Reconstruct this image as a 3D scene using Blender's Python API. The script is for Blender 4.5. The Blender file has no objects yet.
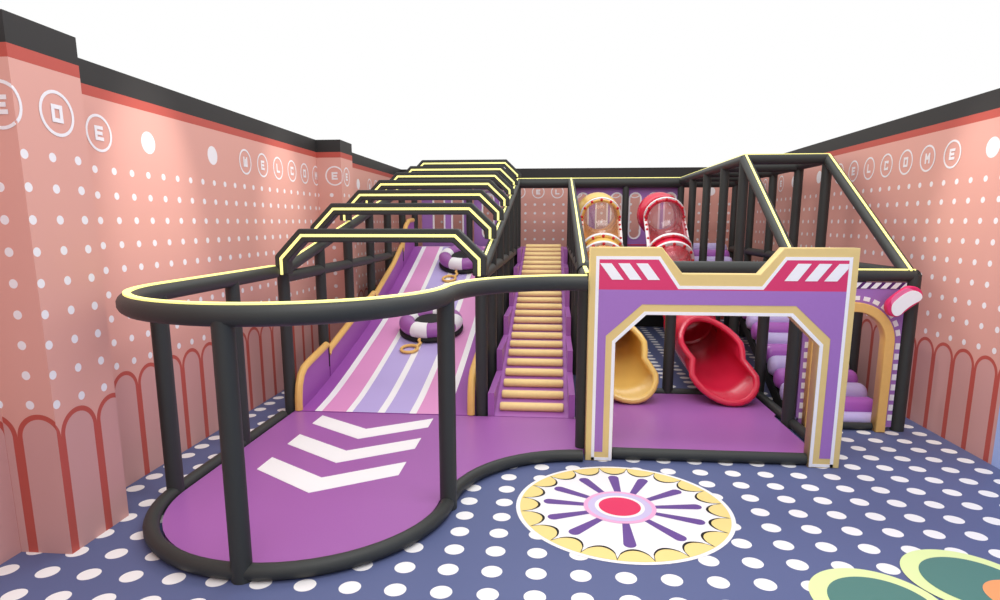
import bpy, bmesh, math, random
from mathutils import Vector, Matrix
random.seed(4)
C = bpy.context.scene.collection
PI = math.pi
R = math.radians

# ------------------------------------------------------------------ render look
sc = bpy.context.scene
sc.view_settings.view_transform = 'Standard'
sc.view_settings.look = 'None'
sc.view_settings.gamma = 1.0
sc.view_settings.use_curve_mapping = False
sc.view_settings.exposure = 0.0

# ------------------------------------------------------------------ materials
def lin(c):
    return tuple(((v/255)/12.92 if v/255 <= .04045 else ((v/255+.055)/1.055)**2.4) for v in c) + (1.0,)

MATS = {}
def mat(name, rgb, rough=.5, spec=.3, coat=0.0, noise=0.0, nscale=40, bump=0.0, emit=0.0, metallic=0.0):
    if name in MATS: return MATS[name]
    m = bpy.data.materials.new(name); m.use_nodes = True
    nt = m.node_tree; b = nt.nodes['Principled BSDF']
    col = lin(rgb)
    b.inputs['Base Color'].default_value = col
    b.inputs['Roughness'].default_value = rough
    b.inputs['Specular IOR Level'].default_value = spec
    b.inputs['Metallic'].default_value = metallic
    if coat: b.inputs['Coat Weight'].default_value = coat; b.inputs['Coat Roughness'].default_value = .2
    if noise or bump:
        tc = nt.nodes.new('ShaderNodeTexCoord')
        n = nt.nodes.new('ShaderNodeTexNoise'); n.inputs['Scale'].default_value = nscale; n.inputs['Detail'].default_value = 4
        nt.links.new(tc.outputs['Object'], n.inputs['Vector'])
        if noise:
            mx = nt.nodes.new('ShaderNodeMix'); mx.data_type = 'RGBA'
            mx.inputs['A'].default_value = tuple(min(1, v*(1-noise)) for v in col[:3]) + (1,)
            mx.inputs['B'].default_value = tuple(min(1, v*(1+noise)) for v in col[:3]) + (1,)
            nt.links.new(n.outputs['Fac'], mx.inputs['Factor'])
            nt.links.new(mx.outputs['Result'], b.inputs['Base Color'])
        if bump:
            bp = nt.nodes.new('ShaderNodeBump'); bp.inputs['Strength'].default_value = bump; bp.inputs['Distance'].default_value = .004
            nt.links.new(n.outputs['Fac'], bp.inputs['Height']); nt.links.new(bp.outputs['Normal'], b.inputs['Normal'])
    if emit:
        b.inputs['Emission Color'].default_value = col; b.inputs['Emission Strength'].default_value = emit
    MATS[name] = m
    return m

PAD   = lambda: mat('black_foam_padding', (54,56,54), .5, .35, bump=.15, nscale=120)
DARK  = lambda: mat('black_vinyl', (34,34,34), .6, .25)
PURP  = lambda: mat('purple_vinyl', (164,98,172), .33, .4, noise=.05, nscale=160, bump=.1)
PURP2 = lambda: mat('purple_board', (164,116,188), .5, .3, noise=.03, nscale=60)
VIOL  = lambda: mat('deep_purple_vinyl', (158,84,170), .4, .35)
LAV   = lambda: mat('lavender_vinyl', (188,172,226), .4, .35)
PINKL = lambda: mat('pink_vinyl', (226,152,204), .42, .35)
WHITE = lambda: mat('white_vinyl', (246,244,245), .5, .3)
GOLD  = lambda: mat('gold_vinyl', (234,186,106), .45, .35, noise=.06, nscale=30)
GOLDB = lambda: mat('pale_gold_board', (228,200,132), .5, .3, noise=.03, nscale=30)
CRIM  = lambda: mat('crimson_board', (218,60,108), .45, .3)
RUNG  = lambda: mat('rung_vinyl', (246,214,146), .4, .4, noise=.06, nscale=30)
RED   = lambda: mat('red_plastic', (222,38,72), .25, .5, coat=.3)
YEL   = lambda: mat('yellow_plastic', (244,200,108), .28, .5, coat=.3)
BOLT  = lambda: mat('red_bolt', (214,20,36), .35, .5)
LED   = lambda: mat('yellow_light_strip', (252,246,150), .5, .2, emit=.75)

def clear_mat(name, rgb, tr=.8):
    if name in MATS: return MATS[name]
    m = bpy.data.materials.new(name); m.use_nodes = True
    nt = m.node_tree; nt.nodes.clear()
    o = nt.nodes.new('ShaderNodeOutputMaterial')
    t = nt.nodes.new('ShaderNodeBsdfTransparent'); t.inputs['Color'].default_value = lin(rgb)
    g = nt.nodes.new('ShaderNodeBsdfGlossy'); g.inputs['Roughness'].default_value = .08
    d = nt.nodes.new('ShaderNodeBsdfDiffuse'); d.inputs['Color'].default_value = lin(rgb)
    a = nt.nodes.new('ShaderNodeMixShader'); a.inputs[0].default_value = .4
    x = nt.nodes.new('ShaderNodeMixShader'); x.inputs[0].default_value = 1-tr
    nt.links.new(g.outputs[0], a.inputs[1]); nt.links.new(d.outputs[0], a.inputs[2])
    nt.links.new(t.outputs[0], x.inputs[1]); nt.links.new(a.outputs[0], x.inputs[2])
    nt.links.new(x.outputs[0], o.inputs[0])
    MATS[name] = m
    return m

# node expression helper -------------------------------------------------
class NX:
    def __init__(s, m):
        s.nt = m.node_tree
    def op(s, o, a, b=None, c=None):
        n = s.nt.nodes.new('ShaderNodeMath'); n.operation = o
        for i, v in enumerate((a, b, c)):
            if v is None: continue
            if isinstance(v, (int, float)): n.inputs[i].default_value = v
            else: s.nt.links.new(v, n.inputs[i])
        return n.outputs[0]
    def mix(s, f, a, b):
        n = s.nt.nodes.new('ShaderNodeMix'); n.data_type = 'RGBA'
        for k, v in (('Factor', f), ('A', a), ('B', b)):
            if isinstance(v, (int, float, tuple)): n.inputs[k].default_value = v
            else: s.nt.links.new(v, n.inputs[k])
        return n.outputs['Result']
    def pos(s):
        g = s.nt.nodes.new('ShaderNodeNewGeometry'); x = s.nt.nodes.new('ShaderNodeSeparateXYZ')
        s.nt.links.new(g.outputs['Position'], x.inputs[0])
        return x.outputs

def cell(n, v, origin, pitch):      # signed distance to the nearest lattice point
    a = n.op('ADD', n.op('DIVIDE', n.op('SUBTRACT', v, origin), pitch), .5)
    return n.op('MULTIPLY', n.op('SUBTRACT', n.op('FRACT', a), .5), pitch)

def wall_mat(name, axis, dot0, arch0, discs=(), band=2.502):
    m = bpy.data.materials.new(name); m.use_nodes = True
    n = NX(m); p = n.pos(); b = m.node_tree.nodes['Principled BSDF']
    u = p[0] if axis == 'x' else p[1]; z = p[2]
    pink = lin((221,164,151)); inner = lin((208,157,151)); red = lin((188,86,75)); white = lin((238,234,236)); black = lin((50,48,47))
    # dots
    du = cell(n, u, dot0, .168); dz = cell(n, z, 2.017, .152)
    d = n.op('SQRT', n.op('ADD', n.op('MULTIPLY', du, du), n.op('MULTIPLY', dz, dz)))
    dot = n.op('MULTIPLY', n.op('LESS_THAN', d, .0225), n.op('MULTIPLY', n.op('GREATER_THAN', z, .755), n.op('LESS_THAN', z, 2.06)))
    for c in discs:
        e = n.op('SUBTRACT', u, c); f = n.op('SUBTRACT', z, 2.234)
        dd = n.op('SQRT', n.op('ADD', n.op('MULTIPLY', e, e), n.op('MULTIPLY', f, f)))
        dot = n.op('MAXIMUM', dot, n.op('LESS_THAN', dd, .073))
    # arches
    au = n.op('ABSOLUTE', cell(n, u, arch0, .252))
    up = n.op('MAXIMUM', n.op('SUBTRACT', z, .627), 0.0)
    ad = n.op('SQRT', n.op('ADD', n.op('MULTIPLY', au, au), n.op('MULTIPLY', up, up)))
    inside = n.op('LESS_THAN', ad, .126)
    core = n.op('LESS_THAN', ad, .099)
    col = n.mix(dot, pink, white)
    col = n.mix(inside, col, red)
    col = n.mix(core, col, inner)
    stripe = n.op('GREATER_THAN', z, 2.44)
    col = n.mix(stripe, col, red)
    col = n.mix(n.op('GREATER_THAN', z, band), col, black)
    m.node_tree.links.new(col, b.inputs['Base Color'])
    b.inputs['Roughness'].default_value = .55; b.inputs['Specular IOR Level'].default_value = .25
    return m

def floor_mat():
    m = bpy.data.materials.new('blue_polka_dot_vinyl'); m.use_nodes = True
    n = NX(m); p = n.pos(); b = m.node_tree.nodes['Principled BSDF']
    dx = cell(n, p[0], 1.463938, .21864); dy = cell(n, p[1], 3.40909, .19477)
    d = n.op('SQRT', n.op('ADD', n.op('MULTIPLY', dx, dx), n.op('MULTIPLY', dy, dy)))
    col = n.mix(n.op('LESS_THAN', d, .052), lin((92,101,140)), lin((240,237,236)))
    m.node_tree.links.new(col, b.inputs['Base Color'])
    b.inputs['Roughness'].default_value = .5; b.inputs['Specular IOR Level'].default_value = .2
    return m

# ------------------------------------------------------------------ mesh builder
class MB:
    def __init__(s): s.v = []; s.f = []; s.mi = []
    def add(s, vs, fs, mi=0):
        o = len(s.v); s.v += [tuple(v) for v in vs]
        for f in fs: s.f.append(tuple(i+o for i in f)); s.mi.append(mi)
        return s
    def box(s, x0, x1, y0, y1, z0, z1, mi=0):
        return s.add([(x0,y0,z0),(x1,y0,z0),(x1,y1,z0),(x0,y1,z0),(x0,y0,z1),(x1,y0,z1),(x1,y1,z1),(x0,y1,z1)],
                     [(0,3,2,1),(4,5,6,7),(0,1,5,4),(1,2,6,5),(2,3,7,6),(3,0,4,7)], mi)
    def prism(s, poly, axis, a, b, mi=0):
        n = len(poly)
        def P(p, t):
            if axis == 'x': return (t, p[0], p[1])
            if axis == 'y': return (p[0], t, p[1])
            return (p[0], p[1], t)
        vs = [P(p, a) for p in poly] + [P(p, b) for p in poly]
        fs = [tuple(range(n)), tuple(range(2*n-1, n-1, -1))] + [(i, i+n, (i+1) % n+n, (i+1) % n) for i in range(n)]
        return s.add(vs, fs, mi)
    def sweep(s, prof, path, up=(0,0,1), closed=False, caps=True, mi=0):
        path = [Vector(p) for p in path]; up = Vector(up); n = len(path); k = len(prof)
        rings = []
        for i, p in enumerate(path):
            if closed: d0 = (p-path[i-1]).normalized(); d1 = (path[(i+1) % n]-p).normalized()
            else:
                d0 = (p-path[i-1]).normalized() if i else (path[1]-p).normalized()
                d1 = (path[i+1]-p).normalized() if i < n-1 else d0
            t = (d0+d1)
            t = t.normalized() if t.length > 1e-6 else d0
            sd = d0.cross(up)
            if sd.length < 1e-4: sd = d0.cross(Vector((1,0,0)))
            sd.normalize(); u = sd.cross(d0).normalized()
            ring = []
            for a, b in prof:
                o = sd*a+u*b
                o = o-d0*(o.dot(t)/max(d0.dot(t), .2))
                ring.append(p+o)
            rings.append(ring)
        return s.loft(rings, True, closed, caps and not closed, mi)
    def tube(s, path, r, seg=14, up=(0,0,1), closed=False, caps=True, mi=0):
        return s.sweep([(r*math.cos(2*PI*j/seg+PI/seg), r*math.sin(2*PI*j/seg+PI/seg)) for j in range(seg)], path, up, closed, caps, mi)
    def loft(s, rings, ringclosed=True, closed=False, caps=False, mi=0):
        n = len(rings); k = len(rings[0]); fs = []
        for i in range(n if closed else n-1):
            for j in range(k if ringclosed else k-1):
                a = i*k+j; b = i*k+(j+1) % k; c = ((i+1) % n)*k+(j+1) % k; d = ((i+1) % n)*k+j
                fs.append((a, b, c, d))
        if caps: fs.append(tuple(range(k-1, -1, -1))); fs.append(tuple(range((n-1)*k, n*k)))
        return s.add([v for r in rings for v in r], fs, mi)
    def ball(s, c, r, seg=8, rings=5, sz=None, mi=0):
        c = Vector(c); sz = sz or (1,1,1)
        rs = []
        for i in range(rings+1):
            t = PI*(.02+.96*i/rings)
            rs.append([c+Vector((r*sz[0]*math.sin(t)*math.cos(2*PI*j/seg), r*sz[1]*math.sin(t)*math.sin(2*PI*j/seg), r*sz[2]*math.cos(t))) for j in range(seg)])
        return s.loft(rs, True, False, True, mi)
    def mesh(s, name, mats, smooth=35, normals=True):
        me = bpy.data.meshes.new(name)
        me.from_pydata(s.v, [], s.f)
        for m in (mats if isinstance(mats, (list, tuple)) else [mats]): me.materials.append(m)
        for p, i in zip(me.polygons, s.mi): p.material_index = i
        if normals:
            bm = bmesh.new(); bm.from_mesh(me); bmesh.ops.recalc_face_normals(bm, faces=bm.faces); bm.to_mesh(me); bm.free()
        if smooth:
            me.polygons.foreach_set('use_smooth', [True]*len(me.polygons)); me.set_sharp_from_angle(angle=R(smooth))
        me.update()
        return me
    def build(s, name, mats, parent=None, smooth=35, normals=True, bevel=0):
        o = bpy.data.objects.new(name, s.mesh(name, mats, smooth, normals)); C.objects.link(o)
        if parent: put(o, parent)
        if bevel:
            b = o.modifiers.new('edge', 'BEVEL'); b.width = bevel; b.segments = 3; b.limit_method = 'ANGLE'
        return o

def put(o, parent):                       # parent without moving (geometry is written in place)
    o.parent = parent
    o.matrix_parent_inverse = world(parent).inverted()
def world(o):
    m = Matrix.LocRotScale(o.location, o.rotation_euler, o.scale)
    return (world(o.parent) @ o.matrix_parent_inverse @ m) if o.parent else m

def tag(o, label, cat, group=None, kind=None):
    if label: o['label'] = label
    if cat: o['category'] = cat
    if group: o['group'] = group
    if kind: o['kind'] = kind
    return o
def thing(name, label, cat, loc=(0,0,0), group=None):
    o = bpy.data.objects.new(name, None); C.objects.link(o); o.location = loc; o.empty_display_size = .1
    return tag(o, label, cat, group)
def struct(o):
    o['kind'] = 'structure'; return o
def lab(o, text): o['label'] = text; return o
def copy_tree(o, parent=None):
    c = o.copy(); C.objects.link(c)
    if parent: c.parent = parent
    for ch in o.children: copy_tree(ch, c)
    return c

def plate(name, outlines, y0, y1, mats, parent=None, bevel=0.0, axis='y'):
    """flat board with holes: outlines are (x,z) loops, first outer then holes; standing in a plane y"""
    cu = bpy.data.curves.new(name, 'CURVE'); cu.dimensions = '2D'; cu.fill_mode = 'BOTH'
    cu.extrude = abs(y1-y0)/2-bevel; cu.bevel_depth = bevel; cu.bevel_resolution = 1
    if bevel: cu.offset = -bevel
    for lo in outlines:
        sp = cu.splines.new('POLY'); sp.points.add(len(lo)-1); sp.use_cyclic_u = True
        for q, (x, z) in zip(sp.points, lo): q.co = (x, z, 0, 1)
    t = bpy.data.objects.new('tmp', cu); C.objects.link(t)
    dg = bpy.context.evaluated_depsgraph_get(); dg.update()
    me = bpy.data.meshes.new_from_object(t.evaluated_get(dg)); bpy.data.objects.remove(t); bpy.data.curves.remove(cu)
    me.name = name; me.materials.clear()
    mid = (y0+y1)/2
    for v in me.vertices:
        x, z, d = v.co
        v.co = (x, mid+d, z) if axis == 'y' else (x, z, mid+d)
    bm = bmesh.new(); bm.from_mesh(me); bmesh.ops.remove_doubles(bm, verts=bm.verts, dist=1e-5); bmesh.ops.recalc_face_normals(bm, faces=bm.faces); bm.to_mesh(me); bm.free()
    me.materials.append(mats)
    o = bpy.data.objects.new(name, me); C.objects.link(o)
    if parent: put(o, parent)
    return o

def arc(cx, cy, r, a0, a1, n):
    return [(cx+r*math.cos(R(a0+(a1-a0)*i/n)), cy+r*math.sin(R(a0+(a1-a0)*i/n))) for i in range(n+1)]
def stadium(cx, z0, z1, hw, n=10):
    return arc(cx, z1-hw, hw, 0, 180, n)+arc(cx, z0+hw, hw, 180, 360, n)
ORD = ['first','second','third','fourth','fifth','sixth','seventh','eighth','ninth','tenth']

# ------------------------------------------------------------------ camera
cam = bpy.data.cameras.new('camera'); co = bpy.data.objects.new('camera', cam); C.objects.link(co)
cam.sensor_fit = 'HORIZONTAL'; cam.sensor_width = 36; cam.lens = 36*624.9/1000
cam.shift_y = 34.2/1000
cam.clip_start = .05
co.location = (0,0,1.7)
co.rotation_euler = (R(90-10.12), 0, R(4.95))
sc.camera = co

# ------------------------------------------------------------------ room
LX, RX, BY, TOP = -2.7625, 3.128, 11.35, 2.64
FB = MB().box(LX-.3, RX+.3, -2.5, BY+.3, -.12, 0).build('floor', floor_mat(), smooth=0); struct(FB)

LDISC = (4.188, 5.0, 8.0, 8.81)
RDISC = (4.946, 4.13, 7.96, 8.77)
BDISC = (1.87, 2.68, -1.13, -1.94)
mL = wall_mat('polka_dot_wallpaper_left', 'y', 3.651, 3.708, LDISC)
mLcf = wall_mat('polka_dot_wallpaper_pier_face', 'x', -2.602, -2.567)
mLcs = wall_mat('polka_dot_wallpaper_pier_side', 'y', 2.823, 2.951)
mLbf = wall_mat('polka_dot_wallpaper_rear_pier_face', 'x', -2.601, -2.60)
mR = wall_mat('polka_dot_wallpaper_right', 'y', 4.98, 5.459, RDISC)
mB = wall_mat('polka_dot_wallpaper_back', 'x', -.528, -.40, BDISC, 2.46)
mEdge = mat('wall_core', (58,56,54), .7, .2)

w = MB()
w.box(LX-.16, LX, -2.5, BY+.16, 0, TOP, 0)
c1 = MB()
def pier(m, x1, y0, y1, fi, si):
    vs = [(LX-.01,y0,0),(x1,y0,0),(x1,y1,0),(LX-.01,y1,0),(LX-.01,y0,TOP),(x1,y0,TOP),(x1,y1,TOP),(LX-.01,y1,TOP)]
    m.add(vs, [(0,1,5,4)], fi); m.add(vs, [(1,2,6,5)], si); m.add(vs, [(2,3,7,6)], fi); m.add(vs, [(4,5,6,7)], 4)
pier(w, -2.478, 2.80, 3.24, 1, 2)
pier(w, -2.475, 7.268, 7.69, 3, 0)
WL = struct(w.build('wall_left', [mL, mLcf, mLcs, mLbf, mEdge], smooth=0, normals=False))
WR = struct(MB().box(RX, RX+.16, 2.66*1.697, BY+.16, 0, TOP).build('wall_right', mR, smooth=0))
WN = struct(MB().box(RX, RX+.16, -2.5, 2.66*1.697, 0, TOP).build('wall_right_front', mat('light_blue_paint', (168,188,236), .6, .25), smooth=0))
WB = struct(MB().box(LX, RX, BY, BY+.16, 0, TOP).build('wall_back', mB, smooth=0))

# lettering in ring badges -------------------------------------------------
def stroke(p, q, w=.02):
    p = Vector(p); q = Vector(q); d = (q-p).normalized(); n = Vector((-d.y, d.x))*w/2
    return [p+n, p-n, q-n, q+n]
HW, HH, SW = .036, .043, .021
def letter(ch):
    h = SW/2; a, b = -HW+h, HW-h; t, u = HH-h, -HH+h
    S = {'E': [((a,-HH),(a,HH)),((-HW,t),(HW,t)),((-HW,0),(HW*.8,0)),((-HW,u),(HW,u))],
         'L': [((a,-HH),(a,HH)),((-HW,u),(HW,u))],
         'C': [((a,-HH),(a,HH)),((-HW,t),(HW,t)),((-HW,u),(HW,u)),((b,t),(b,HH*.35)),((b,u),(b,-HH*.35))],
         'O': [((a,-HH),(a,HH)),((b,-HH),(b,HH)),((-HW,t),(HW,t)),((-HW,u),(HW,u))],
         'M': [((a,-HH),(a,HH)),((b,-HH),(b,HH)),((a,HH*.8),(0,-HH*.2)),((b,HH*.8),(0,-HH*.2))],
         'W': [((a,-HH),(a,HH)),((b,-HH),(b,HH)),((0,-HH),(0,HH*.6)),((-HW,u),(HW,u))]}
    return [stroke(p, q, SW) for p, q in S[ch]]
def badges(seq, to3, name, parent, ring=(.095,.111)):
    m = MB()
    for ch, c in seq:
        n = 40
        vs = []; fs = []
        for i in range(n):
            a = 2*PI*i/n
            for r in ring: vs.append(to3(c+r*math.cos(a), 2.234+r*math.sin(a), .002))
        fs = [(2*i, 2*i+1, (2*i+3) % (2*n), (2*i+2) % (2*n)) for i in range(n)]
        m.add(vs, fs)
        for k, q in enumerate(letter(ch)):
            m.add([to3(c+p.x, 2.234+p.y, .002+.0003*k) for p in q], [(0,1,2,3)])
    return m.build(name, mat('white_print', (238,234,236), .55, .25), parent, smooth=0, normals=False)
word = 'WELCOME'
seqL = [('E', 3.718)]+[(c, 5.543+.336*i) for i, c in enumerate(word) if i < 6]+[(c, 9.36+.336*i) for i, c in enumerate(word) if i < 6]
badges(seqL, lambda u, z, d: (LX+d, u, z), 'wall_lettering', WL)
badges([('O', 3.052)], lambda u, z, d: (-2.478+d, u, z), 'wall_lettering', WL)
badges([('E', -2.545)], lambda u, z, d: (u, 2.80-d, z) if u < -2.478 else (-2.478+d, 2.80+u+2.478, z), 'wall_lettering', WL)
badges([('E', -2.555)], lambda u, z, d: (u, 7.268-d, z) if u < -2.475 else (-2.475+d, 7.268+u+2.475, z), 'wall_lettering', WL)
badges([('E', 7.45)], lambda u, z, d: (-2.475+d, u, z), 'wall_lettering', WL)
seqR = [(c, 7.417-.334*i) for i, c in enumerate(word)]+[(c, 11.24-.334*i) for i, c in enumerate(word)]
# on the right wall the reading direction runs towards the viewer
badges([(c, -y) for c, y in seqR], lambda u, z, d: (RX-d, -u, z), 'wall_lettering', WR)
badges([(c, -.64+.337*i) for i, c in enumerate(word)], lambda u, z, d: (u, BY-d, z), 'wall_lettering', WB)

# ------------------------------------------------------------------ floor stickers
def disc(m, cx, cy, r, z, mi, n=48):
    m.add([(cx+r*math.cos(2*PI*i/n), cy+r*math.sin(2*PI*i/n), z) for i in range(n)], [tuple(range(n))], mi)
MX, MY, MR = .434, 3.592, .645
m = MB()
disc(m, MX, MY, MR, .002, 0, 96)
NS = 20
for k in range(NS):
    n = 14; yo = []; bl = []
    for i in range(n+1):
        t = i/n; a = R(99.5+18*(k+t)); dep = math.sqrt(max(0, 1-(2*t-1)**2))
        ri = .958-.17*dep
        P = lambda r, z: (MX+MR*r*math.cos(a), MY+MR*r*math.sin(a), z)
        yo.append((P(.962, .0030), P(ri, .0030))); bl.append((P(ri+.004, .0036), P(ri-.02, .0036)))
    for strip, mi in ((yo, 1), (bl, 2)):
        m.add([v for q in strip for v in q], [(2*i, 2*i+1, 2*i+3, 2*i+2) for i in range(n)], mi)
for a in (92,67,35,6,340,308,269,228,201,174,148,118.5):
    ca, sa = math.cos(R(a)), math.sin(R(a)); pts = []
    w0, w1 = .028, .054; r0, r1 = .27, .745
    for (r, t) in [(r0,-w0),(r1-w1,-w1)]+[(r1-w1+w1*math.sin(R(q)), -w1*math.cos(R(q))) for q in (20,45,70,90,110,135,160)]+[(r1-w1,w1),(r0,w0)]:
        pts.append((MX+MR*(r*ca-t*sa), MY+MR*(r*sa+t*ca), .0030))
    m.add(pts, [tuple(range(len(pts)))], 3)
for r, z, mi in ((.337,.0040,4),(.297,.0046,5),(.232,.0052,0),(.195,.0058,6)):
    disc(m, MX-.026*MR, MY+.01*MR, MR*r, z, mi)
ms = m.build('floor_sticker', [mat('sticker_white', (243,240,240), .5, .2), mat('sticker_yellow', (240,216,140), .5, .2), mat('sticker_black', (22,22,26), .5, .2),
     mat('sticker_purple', (108,78,148), .5, .2), mat('sticker_pink', (240,176,214), .5, .2), mat('sticker_lilac', (208,196,230), .5, .2), mat('sticker_crimson', (228,58,102), .5, .2)], smooth=0, normals=False)
tag(ms, 'round floor sticker of a white flower wheel with purple spokes and yellow scalloped rim', 'floor sticker')
for i, (x, y, l) in enumerate(((1.49,2.72,'pale green ringed disc sticker on floor at lower right, the left one of two'), (2.02,2.945,'pale green ringed disc sticker with orange patch on floor, right one of two'))):
    m = MB(); disc(m, x, y, .286, .002+.002*i, 0, 72); disc(m, x+.012, y-.016, .225, .003+.002*i, 1, 64)
    disc(m, x+.15, y-.145, .155, .0035+.002*i, 2, 48) if i else None
    o = m.build('floor_sticker', [mat('sticker_lime', (224,236,168), .5, .2), mat('sticker_teal', (84,128,120), .5, .2), mat('sticker_orange', (244,160,104), .5, .2)], smooth=0, normals=False)
    tag(o, l, 'floor sticker')

# ------------------------------------------------------------------ play frame grid
TR = .053                              # padded tube radius
XL, XS, XG, XM, XR, XE = -2.345, -.615, .25, 1.135, 2.01, 2.86
YG = [5.25+.875*i for i in range(7)]   # 5.25 .. 10.5
RZ = 1.292                              # rail centre height
TZ = 2.362                              # top beam centre height
ZB = .043                              # tubes that lie on the floor

BR = .042
# curved guard rail round the landing
loop = [(XL, 5.075)]+[(XL, 3.5)]+arc(-1.48, 3.515, .865, 180, 360, 32)[1:]
loop += arc(.225, 3.49, .84, 180, 90, 14)[1:]
fence = thing('guard_fence', 'black padded guard fence curving round the purple landing, with yellow strip on rail', 'guard fence', (-1.48,2.62,0))
MB().tube([(x,y,RZ) for x,y in loop], TR).build('rail', PAD(), fence)
strip_prof = lambda w, h0, h1: [(-w/2,h0),(w/2,h0),(w/2,h1),(-w/2,h1)]
lab(MB().sweep(strip_prof(.036, TR-.006, TR+.005), [(x,y,RZ) for x,y in loop]).build('light_strip', LED(), fence, smooth=0), 'pale yellow light strip')
MB().tube([(x,y,ZB) for x,y in loop], BR).build('base_tube', PAD(), fence)
for x, y in ((XL,3.5),(XL,4.375),(-1.48,2.652),(XS,3.5),(.225,4.507)):
    MB().tube([(x,y,.047 if y > 4.4 and x > 0 else 0),(x,y,RZ)], TR-.002, up=(0,1,0)).build('post', PAD(), fence)

# landing mat (one purple sheet from the curve to the tube slides)
mat_poly = [(XL+.055, 5.185)]+[(XL+.055,3.5)]+arc(-1.48, 3.515, .810, 180, 360, 32)[1:]+arc(.225, 3.49, .896, 180, 90, 14)[1:]+[(.232,4.462),(1.92,4.462),(1.92,5.4),(1.95,5.45),(1.95,6.06),(.315,6.06),(.315,5.185)]
lm = MB().prism(mat_poly, 'z', .002, .045).build('landing_mat', PURP(), smooth=0)
tag(lm, 'purple landing mat on floor with three white chevron arrows in front of the slide', 'mat')
for k, y in enumerate((3.535, 4.03, 4.525)):
    dy = (0, .004, -.003)[k]
    ch = [(-1.998,y+.337),(-1.5,y),(-1.012,y+.322),(-1.014,y+.555),(-1.506,y+.236),(-1.993,y+.56)]
    MB().prism(ch, 'z', .0452, .0475).build('chevron', WHITE(), lm, smooth=0)

# ------------------------------------------------------------------ main climbing frame
frame = thing('climbing_frame', 'tall black padded tube climbing frame of posts and beams carrying slides and stairs', 'climbing frame', (.26,5.25,0))
def post(x, y, z, z0=0): MB().tube([(x,y,z0),(x,y,z)], TR-.001, up=(0,1,0)).build('post', PAD(), frame)
def beam(a, b, r=TR, name='beam'): return MB().tube([a,b], r).build(name, PAD(), frame)
def led(a, b, off=0.0, w=.02):
    o = MB().sweep(strip_prof(w, TR-.006, TR+.005), [a,b]).build('light_strip', LED(), frame, smooth=0); return lab(o, 'pale yellow light strip')
SL = lambda y: RZ+(y-YG[0])*(TZ-RZ)/(YG[-1]-YG[0])          # sloped rails
for x in (XL, XS, XG):
    for y in YG:
        post(x, y, SL(y), .9 if x == XG and y == YG[1] else 0)
    beam((x,YG[0],RZ), (x,YG[-1],TZ), name='sloped_rail')
    if x != XG: led((x,YG[0]+.06,RZ+.012), (x,YG[-1],TZ), w=.02)
led((XG,YG[0]+.1,RZ+.02), (XG,YG[-1],TZ), w=.021)
beam((XL,YG[0],1.235), (XL,9.5,1.235), name='rail')
beam((XS,YG[0],RZ-.03), (XS,YG[-1],RZ-.03), name='rail')
beam((XG-.012,4.565,RZ), (XG,YG[0],RZ), name='rail'); led((XG-.012,4.565,RZ), (XG,YG[0]+.1,RZ), w=.028)
beam((XG,YG[0],RZ), (XG,YG[-1],RZ), name='rail')
# joint collar where the sloped rail meets the level rail
MB().tube([(XG,YG[0]-.03,RZ+.0),(XG,YG[0]+.05,RZ+.012)], TR+.014).build('collar', DARK(), frame)
YR = [YG[0], YG[1], 7.09]+YG[3:]
for x in (XR, XE):
    for i, y in enumerate(YR):
        post(x-(.03 if i == 0 and x == XR else 0), y, RZ if i < 2 else TZ)
    beam((x,YR[2],TZ), (x,YG[-1],TZ)); led((x,YR[2],TZ), (x,YG[-1],TZ))
    beam((x-.035,YG[0],RZ-.01), (x,YR[2],TZ), name='sloped_rail'); led((x-.04,YG[0],RZ-.01), (x,YR[2],TZ), w=.018)
    if x == XE: beam((x,YG[0],RZ-.01), (x,YG[-1],RZ-.01), name='rail')
beam((XR,YR[2],TZ), (XE,YR[2],TZ)); led((XR,YR[2],TZ), (XE,YR[2],TZ))
for y in YG[3:6]: beam((XR,y,TZ-.02), (XE,y,TZ-.02))
beam((XG,YG[0],RZ+.04), (XR,YG[0],RZ+.04), TR+.006); beam((XR,YG[0],RZ-.01), (XE,YG[0],RZ-.01), TR-.006); led((XR,YG[0],RZ-.013), (XE,YG[0],RZ-.013), w=.026)
beam((XL,YG[-1],TZ-.03), (XE,YG[-1],TZ-.03), .078)
led((XS,YG[-1],TZ-.004), (XE,YG[-1],TZ-.004), w=.034)
post(XM, YG[1], 1.2); post(XM, YG[-1], TZ)
beam((XG,YG[1],1.16), (XR,YG[1],1.16))
for x in (-1.42,): post(x, YG[-1], TZ)


# tubes on the floor round the gate bay
MB().tube([(.44,4.40,ZB),(1.80,4.40,ZB)], BR).build('base_tube', PAD(), frame)
MB().tube([(XR,4.50,ZB),(XR,6.125,ZB),(XG+.06,6.125,ZB)], BR).build('base_tube', PAD(), frame)

# rear decks
deck = thing('platform_deck', 'raised rear deck behind slides and stairs, pale pink top with black skirt', 'platform', (.26,10.2,1.3))
dm = mat('pale_pink_deck', (232,190,214), .5, .3)
for a, b, y in ((XL+.06,XS-.06,9.965),(XS+.06,XG-.06,10.25),(XG+.06,XR-.06,9.72),):
    MB().box(a, b, y, 10.44, 1.25, 1.31).build('deck_board', dm if a < -1 else VIOL(), deck, smooth=0)
    MB().box(a, b, 10.40, 10.44, .0, 1.249).build('skirt', DARK(), deck, smooth=0)

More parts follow.
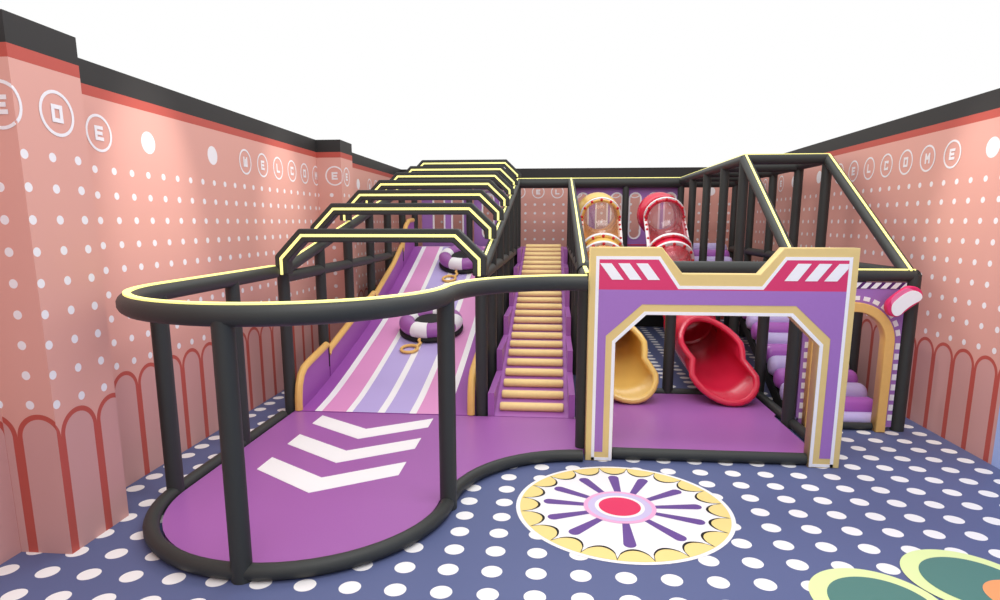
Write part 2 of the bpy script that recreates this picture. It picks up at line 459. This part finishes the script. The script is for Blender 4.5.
# ------------------------------------------------------------------ purple back panels with stadium cutouts
def back_panel(x0, x1, cuts, label, cw=.085, z0=1.33, z1=2.262, white_top=False):
    y = 10.60
    p = thing('back_panel', label, 'panel', ((x0+x1)/2, y, z0), 'purple back panels')
    plate('board', [[(x0,.002),(x1,.002),(x1,z1),(x0,z1)]]+[stadium(c, 1.45, 2.17, cw)[::-1] for c in cuts], y-.015, y+.015, PURP2(), p)
    for c in cuts:
        plate('cutout_trim', [stadium(c, 1.43, 2.19, cw+.018), stadium(c, 1.455, 2.165, cw-.006)[::-1]], y-.026, y+.02, WHITE(), p)
    if not white_top: lab(MB().box(x0, x1, y-.02, y-.0155, z0, z0+.018).build('bottom_edge', mat('red_edge', (214,50,78), .5, .3), p, smooth=0), 'red edge strip')
    if white_top: MB().box(x0+.02, x1-.02, y-.02, y-.014, z1-.05, z1-.02).build('top_band', WHITE(), p, smooth=0)
    return p
back_panel(-2.24, -1.485, (-1.948,-1.632), 'purple panel with two long oval cutouts behind top of the donut slide, left of post', .088, white_top=True)
back_panel(-1.355, -.70, (-1.115,-.82), 'purple panel with oval cutouts at right half of donut slide top', .09, white_top=True)
back_panel(XG+.03, XM-.02, (.45,.76,1.0), 'purple panel with oval cutouts behind yellow tube slide', .085)
back_panel(XM+.02, XR-.02, (1.30,1.60,1.86), 'purple panel with oval cutouts behind red tube slide', .085)

# ------------------------------------------------------------------ hoops over the donut slide
hy = [5.138]+[5.25+.875*i for i in range(1, 7)]
hp = [1.595,1.832,2.002,2.168,2.326,2.485,2.655]
where = ['nearest the viewer','second from the front','third from the front','fourth from the front','fifth from the front','sixth from the front','farthest at the back']
for i, (y, zt) in enumerate(zip(hy, hp)):
    cz = zt-.19
    foot = SL(y)+TR+.022 if i else 1.27
    q, e = (1.0, 0) if i else (.982, .03)
    pth = [(-2.352*q+e,y,foot),(-2.352*q+e,y,max(cz, foot+.012)),(-2.165*q+e,y,zt),(-.822*q,y,zt),(-.622*q,y,max(cz, foot+.012)),(-.622*q,y,foot)]
    h = thing('hoop_arch', 'black angular hoop arch with yellow light strip over donut slide, '+where[i], 'hoop arch', (-1.48,y,foot), 'hoop arches over the slide')
    hw = .056
    MB().sweep([(-hw,-hw),(hw,-hw),(hw,hw),(-hw,hw)], pth, up=(0,-1,0)).build('hoop', PAD(), h, smooth=0, bevel=.012)
    lab(MB().sweep([(-.0115,hw-.002),(.0115,hw-.002),(.0115,hw+.005),(-.0115,hw+.005)], pth, up=(0,-1,0)).build('light_strip', LED(), h, smooth=0), 'pale yellow light strip')

# ------------------------------------------------------------------ donut slide
import bisect
KY = [5.195,5.6,6.3,7.44,8.34,9.2,9.93]; KZ = [.05,.10,.24,.51,.77,1.06,1.325]
def sz(y):
    # smooth monotone interpolation of the slide profile
    i = max(0, min(len(KY)-2, bisect.bisect(KY, y)-1)); t = (y-KY[i])/(KY[i+1]-KY[i])
    def sl(k):
        if k == 0: return (KZ[1]-KZ[0])/(KY[1]-KY[0])
        if k == len(KY)-1: return (KZ[-1]-KZ[-2])/(KY[-1]-KY[-2])
        return (KZ[k+1]-KZ[k-1])/(KY[k+1]-KY[k-1])
    d = KY[i+1]-KY[i]; t2, t3 = t*t, t*t*t
    return (2*t3-3*t2+1)*KZ[i]+(t3-2*t2+t)*d*sl(i)+(-2*t3+3*t2)*KZ[i+1]+(t3-t2)*d*sl(i+1)
slide = thing('donut_slide', 'wide sloping slide striped in purple, pink, lavender and white under the hoops', 'slide', (-1.48,5.25,0))
ex = [-2.29,-2.105,-2.04,-1.82,-1.763,-1.535,-1.47,-1.25,-1.188,-.972,-.91,-.70]
em = [0,1,2,1,3,1,3,1,2,1,0]
m = MB(); ny = 40; ys = [5.195+(9.93-5.195)*i/ny for i in range(ny+1)]
for k, mi in enumerate(em):
    m.add([p for y in ys for p in ((ex[k],y,sz(y)),(ex[k+1],y,sz(y)))], [(2*i, 2*i+1, 2*i+3, 2*i+2) for i in range(ny)], mi)
lo = [(x, y, max(.003, sz(y)-.12)) for y in ys for x in (ex[0], ex[-1])]
m.add(lo, [(2*i, 2*i+2, 2*i+3, 2*i+1) for i in range(ny)], 0)
for x in (ex[0], ex[-1]):
    m.add([p for y in ys for p in ((x,y,sz(y)),(x,y,max(.003, sz(y)-.12)))], [(2*i, 2*i+1, 2*i+3, 2*i+2) for i in range(ny)], 0)
m.add([(ex[0],5.195,sz(5.195)),(ex[-1],5.195,sz(5.195)),(ex[-1],5.195,.003),(ex[0],5.195,.003)], [(0,1,2,3)], 0)
m.build('slide_bed', [VIOL(), WHITE(), PINKL(), LAV()], slide, smooth=20, normals=False)
segs = [[(5.21,.05),(5.215,.16),(5.24,.27),(5.29,.35),(5.37,.40),(5.48,.425),(5.95,.50)],
        [(5.98,.40),(6.02,.44),(6.10,.46),(6.84,.64),(7.65,.83)],
        [(7.68,.74),(7.72,.80),(7.80,.83),(8.64,1.12),(9.16,1.36)],
        [(9.18,1.28),(9.24,1.38),(9.36,1.56),(9.48,1.66),(9.66,1.725),(9.95,1.74)]]
for side, x0, x1 in (('left',-2.335+.06,-2.235+.0),('right',-.735,-.675)):
    for k, sg in enumerate(segs):
        if side == 'right' and k == 3: continue
        top = sg; bot = [(y, max(.003, sz(min(9.93, max(5.22, y)))-.10)) for y, z in reversed(sg)]
        e = MB().prism(top+bot, 'x', x0, x1).build('side_wall', VIOL(), slide, smooth=0)
        lab(MB().tube([((x0+x1)/2,y,z) for y, z in sg], .034, 10).build('edge_roll', GOLD(), e), 'gold edge roll')
        if k < 3 and side == 'left':
            y, z = sg[-1]; MB().box(x1-.002, x1+.006, y-.005, y+.012, z-.22, z+.0).build('joint_strip', DARK(), slide, smooth=0)

# ------------------------------------------------------------------ ring tubes (donuts) on the slide
def donut(label, x, y, grp):
    z = sz(y); sl = math.atan((sz(y+.2)-sz(y-.2))/.4)
    t = thing('ring_tube', label, 'ring tube', (x,y,z+.006), grp)
    t.rotation_euler = (sl, 0, R(-2))
    Rm, rm = .278, .092; zc = .118
    def ringpt(a, b, r=rm): return ((Rm+r*math.cos(b))*math.cos(a), (Rm+r*math.cos(b))*math.sin(a), zc+r*math.sin(b)*.92)
    def seg(a0, a1, r, n): return [[ringpt(R(a0+(a1-a0)*i/n), 2*PI*j/18, r) for j in range(18)] for i in range(n+1)]
    o = MB().loft([[ringpt(2*PI*i/48, 2*PI*j/18) for j in range(18)] for i in range(48)], True, True).build('tube', PURP(), None); o.parent = t
    for a in (-101, -11, 79, 169):
        o = MB().loft(seg(a-16, a+16, rm+.006, 8), True, False, True).build('band', WHITE(), None, smooth=50); o.parent = t; lab(o, 'white band')
    m = MB(); n = 40
    m.loft([[(r*math.cos(2*PI*i/n), r*math.sin(2*PI*i/n), zz) for i in range(n)] for r, zz in ((.30,.004),(.372,.012),(.375,.035),(.352,.055),(.27,.135),(.15,.14))], True, False, True)
    o = m.build('base_pad', DARK(), None); o.parent = t; lab(o, 'black base pad')
    rope = [(-.05,-.372,.06),(-.055,-.395,.05),(-.035,-.42,.03),(-.045,-.455,.022),(-.06,-.485,.022),(-.065,-.505,.02)]
    o = MB().tube(rope, .017, 8).build('tow_cord', GOLD(), None); o.parent = t; lab(o, 'gold tow cord')
    o = MB().tube([(-.125+.09*math.cos(2*PI*i/28), -.56+.09*math.sin(2*PI*i/28), .022) for i in range(28)], .017, 8, closed=True).build('pull_ring', GOLD(), None); o.parent = t; lab(o, 'gold pull ring')
    return t
donut('purple and white ring tube with gold pull ring on lower part of striped slide', -1.43, 7.17, 'ring tubes')
donut('purple and white ring tube with gold pull ring near top of striped slide', -1.335, 9.27, 'ring tubes')

# ------------------------------------------------------------------ rung stair
stair = thing('rung_ramp', 'purple climbing ramp with gold rungs between the black frames', 'climbing ramp', (-.178,5.2,0))
ry0, rz0, ry1, rz1 = 5.2, .045, 10.25, 1.315
SS = (rz1-rz0)/(ry1-ry0)
rampz = lambda y: rz0+(y-ry0)*SS
MB().prism([(ry0,.004),(ry0,rz0),(ry1,rz1),(ry1,rz1-.16),(ry0+.5,.004)], 'x', -.50, .14).build('ramp', PURP(), stair, smooth=0)
NR = 24
for k in range(NR):
    y = 5.31+(10.16-5.31)*k/(NR-1); z = rampz(y)+.03
    n = 12; rr = []
    for x, f in ((-.462,.55),(-.456,.9),(-.445,1),(.085,1),(.096,.9),(.102,.55)):
        rr.append([(x, y+.043*f*math.cos(2*PI*j/n)*math.cos(SS)-.036*f*math.sin(2*PI*j/n)*math.sin(SS), z+.036*f*math.sin(2*PI*j/n)+.043*f*math.cos(2*PI*j/n)*math.sin(SS)) for j in range(n)])
    MB().loft(rr, True, False, True).build('rung', RUNG(), stair)
NST = 6; TD = (ry1-ry0)/NST; RS = TD*SS
for x0, x1 in ((-.555,-.50),(.14,.193)):
    pr = []
    for k in range(NST):
        z = rz0+.205+RS*k
        pr += [(ry0+TD*k, z), (ry0+TD*(k+1)-(.0 if k < NST-1 else .02), z)]
    pr += [(ry1-.02, rz1-.15), (ry0+.5, .004), (ry0, .004)]
    MB().prism(pr, 'x', x0, x1).build('side_board', PURP(), stair, smooth=0)

# ------------------------------------------------------------------ entrance gate
gate = thing('entrance_gate', 'gold, purple and crimson entrance gate arch standing before the tube slides', 'gate', (1.1275,4.39,0))
gx = 1.1275; G0, G1 = 4.345, 4.45
S = lambda pts, q=0: [(gx-a, z) for a, z in pts]+[(gx+a-q, z) for a, z in reversed(pts)]
GQ = .016
outer = S([(.885,0),(.885,1.535),(.40,1.535),(.256,1.357)])
opening = S([(.693,0),(.693,.875),(.488,1.072)])
body = outer[:4]+outer[4:]
sil = [(gx-.885,0)]+outer[1:-1]+[(gx+.885,0),(gx+.693-GQ,0),(gx+.693-GQ,.875),(gx+.488-GQ,1.072),(gx-.488,1.072),(gx-.693,.875),(gx-.693,0)]
plate('gate_body', [sil], G0, G1, GOLDB(), gate, bevel=.006)
def thin(name, poly, d, m, holes=()):
    return plate(name, [poly]+[h for h in holes], G0-d, G0-d+.0035, m, gate)
wo = [(.842,0.006),(.842,1.475),(.412,1.475),(.272,1.276)]
wi = [(.820,0.006),(.820,1.453),(.422,1.453),(.282,1.254)]
frame_poly = S(wo)
ring_out = [(gx-a, z) for a, z in wo]+[(gx+a, z) for a, z in reversed(wo)]
ring_in = [(gx-a, z) for a, z in wi]+[(gx+a, z) for a, z in reversed(wi)]
thin('outer_line', ring_out+ring_in[::-1], .003, WHITE())
oo = [(.718,.006),(.718,.884),(.503,1.096)]; oi = [(.695,.006),(.695,.874),(.490,1.074)]
thin('inner_line', S(oo, GQ)+S(oi, GQ)[::-1], .003, WHITE())
for s, q in ((-1, 0), (1, GQ)): plate('foot_line', [[(gx+s*(.718-q),.006),(gx+s*.842,.006),(gx+s*.842,.028),(gx+s*(.718-q),.028)]], G0-.003, G0+.0005, WHITE(), gate)
gi = [(.762,.07),(.762,.922),(.52,1.146)]; zb = 1.246
fl = [(gx-.820,.07),(gx-.820,zb),(gx+.820,zb),(gx+.820,.07)]+[(gx+a-GQ, z) for a, z in gi]+[(gx-a, z) for a, z in reversed(gi)]
thin('purple_field', fl, .0026, PURP2())
cf = [(gx-.820,zb)]+[(gx-a, z) for a, z in wi[1:]]+[(gx+a, z) for a, z in reversed(wi[1:])]+[(gx+.820,zb)]
thin('crimson_field', cf, .0026, CRIM())
for k in range(3):
    a = .312+.122*k
    thin('stripe', [(a,1.427),(a+.078,1.427),(a+.164,1.315),(a+.084,1.315)], .0052, WHITE())
for q in ([(1.621,1.43),(1.708,1.43),(1.626,1.314),(1.54,1.314)],[(1.758,1.43),(1.839,1.43),(1.753,1.314),(1.672,1.314)],[(1.885,1.43),(1.946,1.43),(1.944,1.397),(1.88,1.314),(1.796,1.314)]):
    thin('stripe', q, .0052, WHITE())

# ------------------------------------------------------------------ arch panel on the right
ap = thing('arch_panel', 'purple archway panel with white dashes and gold arch, right of the entrance gate', 'archway', (2.45,5.25,0))
ax, az, ar = 2.406, .753, .32
dx, dz_, dr = 2.43, .742, .354
def archloop(r, z0=.03): return [(ax-r,z0)]+[(ax-r,az)]+arc(ax, az, r, 180, 0, 24)[1:]+[(ax+r,z0)]
plate('board', [[(2.058,.03),(2.058,.09),(2.037,.09)]+[(2.037,1.23),(2.803,1.23),(2.803,.03)]+archloop(ar-.03)[::-1]], 5.235, 5.265, PURP2(), ap)
plate('gold_arch', [archloop(ar, .002)+archloop(ar-.075, .002)[::-1]], 5.165, 5.262, GOLD(), ap, bevel=.006)
DK = mat('dark_purple_print', (92,44,110), .5, .25)
def dash(x, z, ang, w=.034, h=.05, m=None, name='dash'):
    c, s_ = math.cos(ang), math.sin(ang); q = []
    for a, b in ((-w/2,-h/2),(w/2,-h/2),(w/2,h/2),(-w/2,h/2)): q.append((x+a*c-b*s_, z+a*s_+b*c))
    return MB().prism(q, 'y', 5.2325, 5.2352).build(name, m or WHITE(), ap, smooth=0)
z = .12
for sx in (-1, 1):
    z = .11
    while z < dz_+.02:
        dash(dx+sx*dr, z, 0); z += .086
for k in range(1, 14):
    a = PI*k/14; dash(dx+dr*math.cos(a), dz_+dr*math.sin(a)*1.02, a)
plate('stripe_band', [[(2.038,1.178),(2.802,1.178),(2.802,1.231),(2.038,1.231)]], 5.232, 5.2346, DK, ap)
for k in range(10):
    x = 2.07+.076*k
    MB().prism([(x,1.181),(min(x+.044,2.801),1.181),(min(x+.085,2.801),1.228),(min(x+.041,2.801),1.228)], 'y', 5.229, 5.2322).build('slanted_stripe', WHITE(), ap, smooth=0)

MB().tube([(ax-ar+.08,5.235,.032),(ax+ar-.08,5.235,.032)], .03).build('base_tube', PAD(), ap)
# bean shaped sign
bs = thing('bean_sign', 'pink bean shaped sign with white face tilted at corner of the right archway', 'sign', (2.8,5.2,1.06))
ang = R(40)
def bean(L, Wd, bend, n=14):
    pts = []
    for i in range(n+1):
        t = R(-90+180*i/n); pts.append((L/2+Wd*math.cos(t), Wd*math.sin(t)))
    for i in range(n+1):
        t = R(90+180*i/n); pts.append((-L/2+Wd*math.cos(t), Wd*math.sin(t)))
    full = []
    for i in range(len(pts)):
        p, q = pts[i], pts[(i+1) % len(pts)]
        full.append(p)
        if abs(p[0]-q[0]) > .1:
            for s_ in range(1, 8): full.append((p[0]+(q[0]-p[0])*s_/8, p[1]+(q[1]-p[1])*s_/8))
    return [(x, y-bend*(1-(x/(L/2+Wd))**2)) for x, y in full]
def tr(pts, cx, cz): return [(cx+x*math.cos(ang)-y*math.sin(ang), cz+x*math.sin(ang)+y*math.cos(ang)) for x, y in pts]
BXc, BZc = 2.735, 1.088
plate('sign_body', [tr(bean(.135,.078,-.012), BXc, BZc)], 5.105, 5.162, mat('sign_pink', (226,44,104), .4, .4), bs, bevel=.008)
plate('highlight', [tr(bean(.11,.04,-.02), BXc-.02, BZc+.03)], 5.1022, 5.106, mat('sign_light_pink', (244,120,164), .4, .4), bs)
plate('sign_face', [tr(bean(.142,.054,-.026), BXc+.014, BZc-.014)], 5.099, 5.1035, mat('sign_white', (250,250,250), .4, .3), bs)

# ------------------------------------------------------------------ foam rollers climbing to the deck
def roller(y, z, x0, x1, lav, label, r=.101, sq=1.0):
    n = 18; rr = []
    for x, f in ((x0,.45),(x0+.012,.75),(x0+.04,.95),(x0+.07,1),(x1-.07,1),(x1-.04,.95),(x1-.012,.75),(x1,.45)):
        rr.append([(x, y+r*f*math.cos(2*PI*j/n), z+r*f*sq*math.sin(2*PI*j/n)) for j in range(n)])
    o = MB().loft(rr, True, False, True).build('foam_roller', mat('lavender_foam', (198,184,232), .28, .5) if lav else mat('violet_foam', (172,96,186), .28, .5))
    tag(o, label, 'foam roller', 'foam roller steps')
hue = lambda k: 'lavender' if k % 2 == 0 else 'violet'
RDY, RDZ = .19, .079
for k in range(14):
    l = hue(k)+' foam roller step behind the right archway, '+ORD[k//2]+' '+hue(k)+' one from the bottom'
    if k == 0: roller(5.338, .062, 2.075, 2.795, True, l, .068, .85)
    else: roller(5.505+RDY*(k-1), .106+RDZ*(k-1), 2.072, 2.795, k % 2 == 0, l)
for k in range(5):
    roller(9.50+.18*k, .90+.096*k, 2.075, 2.70, k % 2 == 0, hue(k)+' foam roller step at the rear of right frame, '+ORD[k//2]+' '+hue(k)+' one from the bottom')
rz = lambda y: .104+RDZ*(y-5.505)/RDY-.101*math.sqrt(1+(RDZ/RDY)**2)-.004
ya, yb = 5.50, 5.505+RDY*12.5
rs = MB()
rs.prism([(5.56,.004),(5.60,rz(5.60)),(yb,rz(yb)),(9.34,rz(yb)),(9.34,rz(yb)-.06),(yb,rz(yb)-.06),(5.85,.004)], 'x', 2.09, 2.78)
rs.prism([(9.46,.762),(10.2,1.157),(10.2,.70),(9.46,.70)], 'x', 2.09, 2.78)
tag(rs.build('roller_ramp', DARK(), smooth=0), 'black ramp carrying the foam roller steps inside the right frame', 'ramp')

# ------------------------------------------------------------------ tube slides
def tube_slide(label, col, colname, clear, cx, mouth_dx):
    t = thing('tube_slide', label, 'tube slide', (cx,5.8,.0), 'tube slides')
    N = 32
    # axis: y, z, radius
    ax_pts = [(9.90,1.825),(9.62,1.825),(9.42,1.785),(9.16,1.62),(8.78,1.32),(8.62,1.205),(8.3,1.01),(7.95,.84),(7.55,.69),(7.15,.575),(6.85,.505),(6.62,.46)]
    r = .252
    def frame_at(i):
        a = ax_pts[max(0, i-1)]; b = ax_pts[min(len(ax_pts)-1, i+1)]
        d = Vector((0, b[0]-a[0], b[1]-a[1])).normalized()
        u = Vector((0, d.z, -d.y))
        if u.z < 0: u = -u
        return d, u
    def xc(y): return cx+(.02 if y < 9.5 else 0)+mouth_dx*max(0, min(1, (9.4-y)/2.8))
    def pt(i, a, rad):
        y, z = ax_pts[i]; d, u = frame_at(i)
        return Vector((xc(y),y,z))+Vector((1,0,0))*rad*math.sin(a)+u*rad*math.cos(a)
    def ringv(i, rad, a0=0, a1=2*PI, n=N, full=True):
        return [pt(i, a0+(a1-a0)*j/n, rad) for j in range(n if full else n+1)]
    def shell(name, i0, i1, mm, a0=None, a1=None, rad=r, th=.012):
        m = MB()
        if a0 is None: m.loft([ringv(i, rad) for i in range(i0, i1+1)])
        else: m.loft([ringv(i, rad, a0, a1, 24, False) for i in range(i0, i1+1)], False)
        o = m.build(name, mm, t, smooth=60, normals=False)
        so = o.modifiers.new('wall', 'SOLIDIFY'); so.thickness = th; so.offset = 0
        return o
    A = R(105)
    # entry collar: stepped rings
    m = MB()
    prof = [(9.86,.30),(9.84,.325),(9.80,.33),(9.77,.315),(9.72,.318),(9.68,.31),(9.64,.275),(9.55,.256)]
    z0 = 1.825
    m.loft([[(xc(y)+rad*math.sin(2*PI*j/N), y, z0+rad*math.cos(2*PI*j/N)) for j in range(N)] for y, rad in prof]+
           [[(xc(y)+rad*math.sin(2*PI*j/N), y, z0+rad*math.cos(2*PI*j/N)) for j in range(N)] for y, rad in ((9.55,.225),(9.86,.225))], True, True)
    m.build('entry_collar', col, t, smooth=50)
    shell('tube_section', 1, 2, col)
    def window(i0, i1):
        shell('tube_trough', i0, i1, col, A, 2*PI-A)
        shell('clear_cover', i0, i1, clear, -A, A, r+.004, .008)
        for i, s_ in ((i0, 1), (i1, -1)):
            d, u = frame_at(i); n = 24
            aa = [-A+2*A*j/n for j in range(n+1)]
            m = MB(); off = d*(.018*s_)
            m.loft([[pt(i, a, q)+e for a in aa] for q, e in ((r-.004,-off),(r+.046,-off),(r+.046,off),(r-.004,off))], False, True)
            o = m.build('cover_flange', WHITE(), t, smooth=40); lab(o, 'white flange')
            for k in range(7):
                a = -A*.84+2*A*.84*k/6
                MB().ball(pt(i, a, r+.022)+d*.021, .023, 7, 4).build('bolt', BOLT(), o)
        for s_ in (-1, 1):
            pth = [pt(i, s_*A*.94, r+.02) for i in range(i0, i1+1)]
            o = MB().sweep([(-.026,-.016),(.026,-.016),(.026,.016),(-.026,.016)], pth, up=(0,.3,1)).build('cover_flange', WHITE(), t, smooth=0); lab(o, 'white flange')
            L = len(pth)
            for k in range(5):
                f = (k+.5)/5*(L-1); i = int(f); p = pth[i].lerp(pth[min(L-1, i+1)], f-i)
                MB().ball(p+Vector((s_*.002,-.006,.018)), .02, 7, 4).build('bolt', BOLT(), o)
    window(2, 4)
    # flange ring between the two windowed sections
    def flange(i, rad=r+.035, wd=.03):
        d, u = frame_at(i); m = MB()
        m.loft([[pt(i, 2*PI*j/N, q)+d*e for j in range(N)] for q, e in ((r-.012,-wd),(rad-.008,-wd),(rad,-wd*.6),(rad,wd*.6),(rad-.008,wd),(r-.012,wd))], True, True)
        m.build('joint_flange', col, t, smooth=40)
    flange(2, r+.03); 
    shell('tube_section', 4, 5, col); flange(4); 
    window(5, 7)
    flange(7); shell('tube_section', 7, 9, col); flange(9)
    # mouth: loft from the round tube to a peanut shaped rim
    circ = [ringv(i, r) for i in (9, 10, 11)]
    x6 = xc(6.62)
    top = Vector((x6-.05, 6.40, .745)); bot = Vector((x6+.125, 5.66, .078))
    def rim(j):
        a = 2*PI*j/N                     # 0 top, pi bottom
        s_ = (1-math.cos(a))/2
        w_ = math.sin(a)
        c = top.lerp(bot, s_)
        c.y -= .05*math.sin(PI*s_); 
        neck = 1-.27*math.exp(-((s_-.5)/.13)**2)
        hw = (.30+.02*s_)*1.03*neck*(1.0 if abs(w_) < .5 else 1.0)
        return Vector((c.x+w_*hw, c.y, c.z))
    rimv = [rim(j) for j in range(N)]
    mids = []
    for f in (.33, .66):
        mids.append([circ[-1][j].lerp(rimv[j], f) for j in range(N)])
    # keep the floor of the trough round and off the ground
    for ring in mids:
        for p in ring: p.z = max(p.z, .112 if p.y > 6.0 else .07)
    m = MB().loft(circ+mids+[rimv])
    o = m.build('mouth', col, t, smooth=60, normals=False)
    so = o.modifiers.new('wall', 'SOLIDIFY'); so.thickness = .014; so.offset = 0
    MB().tube(rimv, .03, 10, up=(0,-1,.4), closed=True).build('mouth_rim', col, o)
    return t
tube_slide('yellow tube slide with clear windows and rounded mouth, left one of the two', YEL(), 'yellow', clear_mat('clear_cover_warm', (250,238,228), .9), .645, -.06)
tube_slide('red tube slide with clear windows and rounded mouth, right one of the two', RED(), 'red', clear_mat('clear_cover_rose', (248,224,228), .9), 1.565, -.06)

# ------------------------------------------------------------------ light
wd = bpy.data.worlds.new('white_surround'); sc.world = wd; wd.use_nodes = True
bg = wd.node_tree.nodes['Background']; bg.inputs[0].default_value = (1,1,1,1); bg.inputs[1].default_value = 1.0

def area(name, loc, size, power, rot=(0,0,0), col=(1,1,1)):
    l = bpy.data.lights.new(name, 'AREA'); l.shape = 'RECTANGLE'; l.size, l.size_y = size; l.energy = power; l.color = col
    o = bpy.data.objects.new(name, l); C.objects.link(o); o.location = loc; o.rotation_euler = rot; return o
def spot(name, loc, target, power, deg, blend=1.0, rad=.15, col=(1,.97,.93)):
    l = bpy.data.lights.new(name, 'SPOT'); l.energy = power; l.spot_size = R(deg); l.spot_blend = blend; l.shadow_soft_size = rad; l.color = col
    o = bpy.data.objects.new(name, l); C.objects.link(o); o.location = loc
    o.rotation_euler = (Vector(target)-Vector(loc)).to_track_quat('-Z', 'Y').to_euler(); return o
area('overhead_fill', (.4,2.6,5.4), (3.4,2.0), 105)  # added soft fill above the open top, brightens the floor
area('overhead_fill', (.0,-.6,5.2), (3.0,1.6), 60, (R(20),0,0))  # added fill behind the camera, lifts the front faces of pier and gate
area('overhead_fill', (.4,7.4,5.4), (3.4,2.0), 90)  # added fill over the rear, where the white surround reaches less
for y, p in ((4.2, 230), (6.3, 190)):
    spot('wall_washer', (LX+1.15,y,4.1), (LX,y,1.78), p, 31, 1.0, .05, (1,.96,.9))
spot('wall_washer', (RX-1.15,5.05,4.1), (RX,5.05,1.65), 190, 31, 1.0, .05, (1,.96,.9))
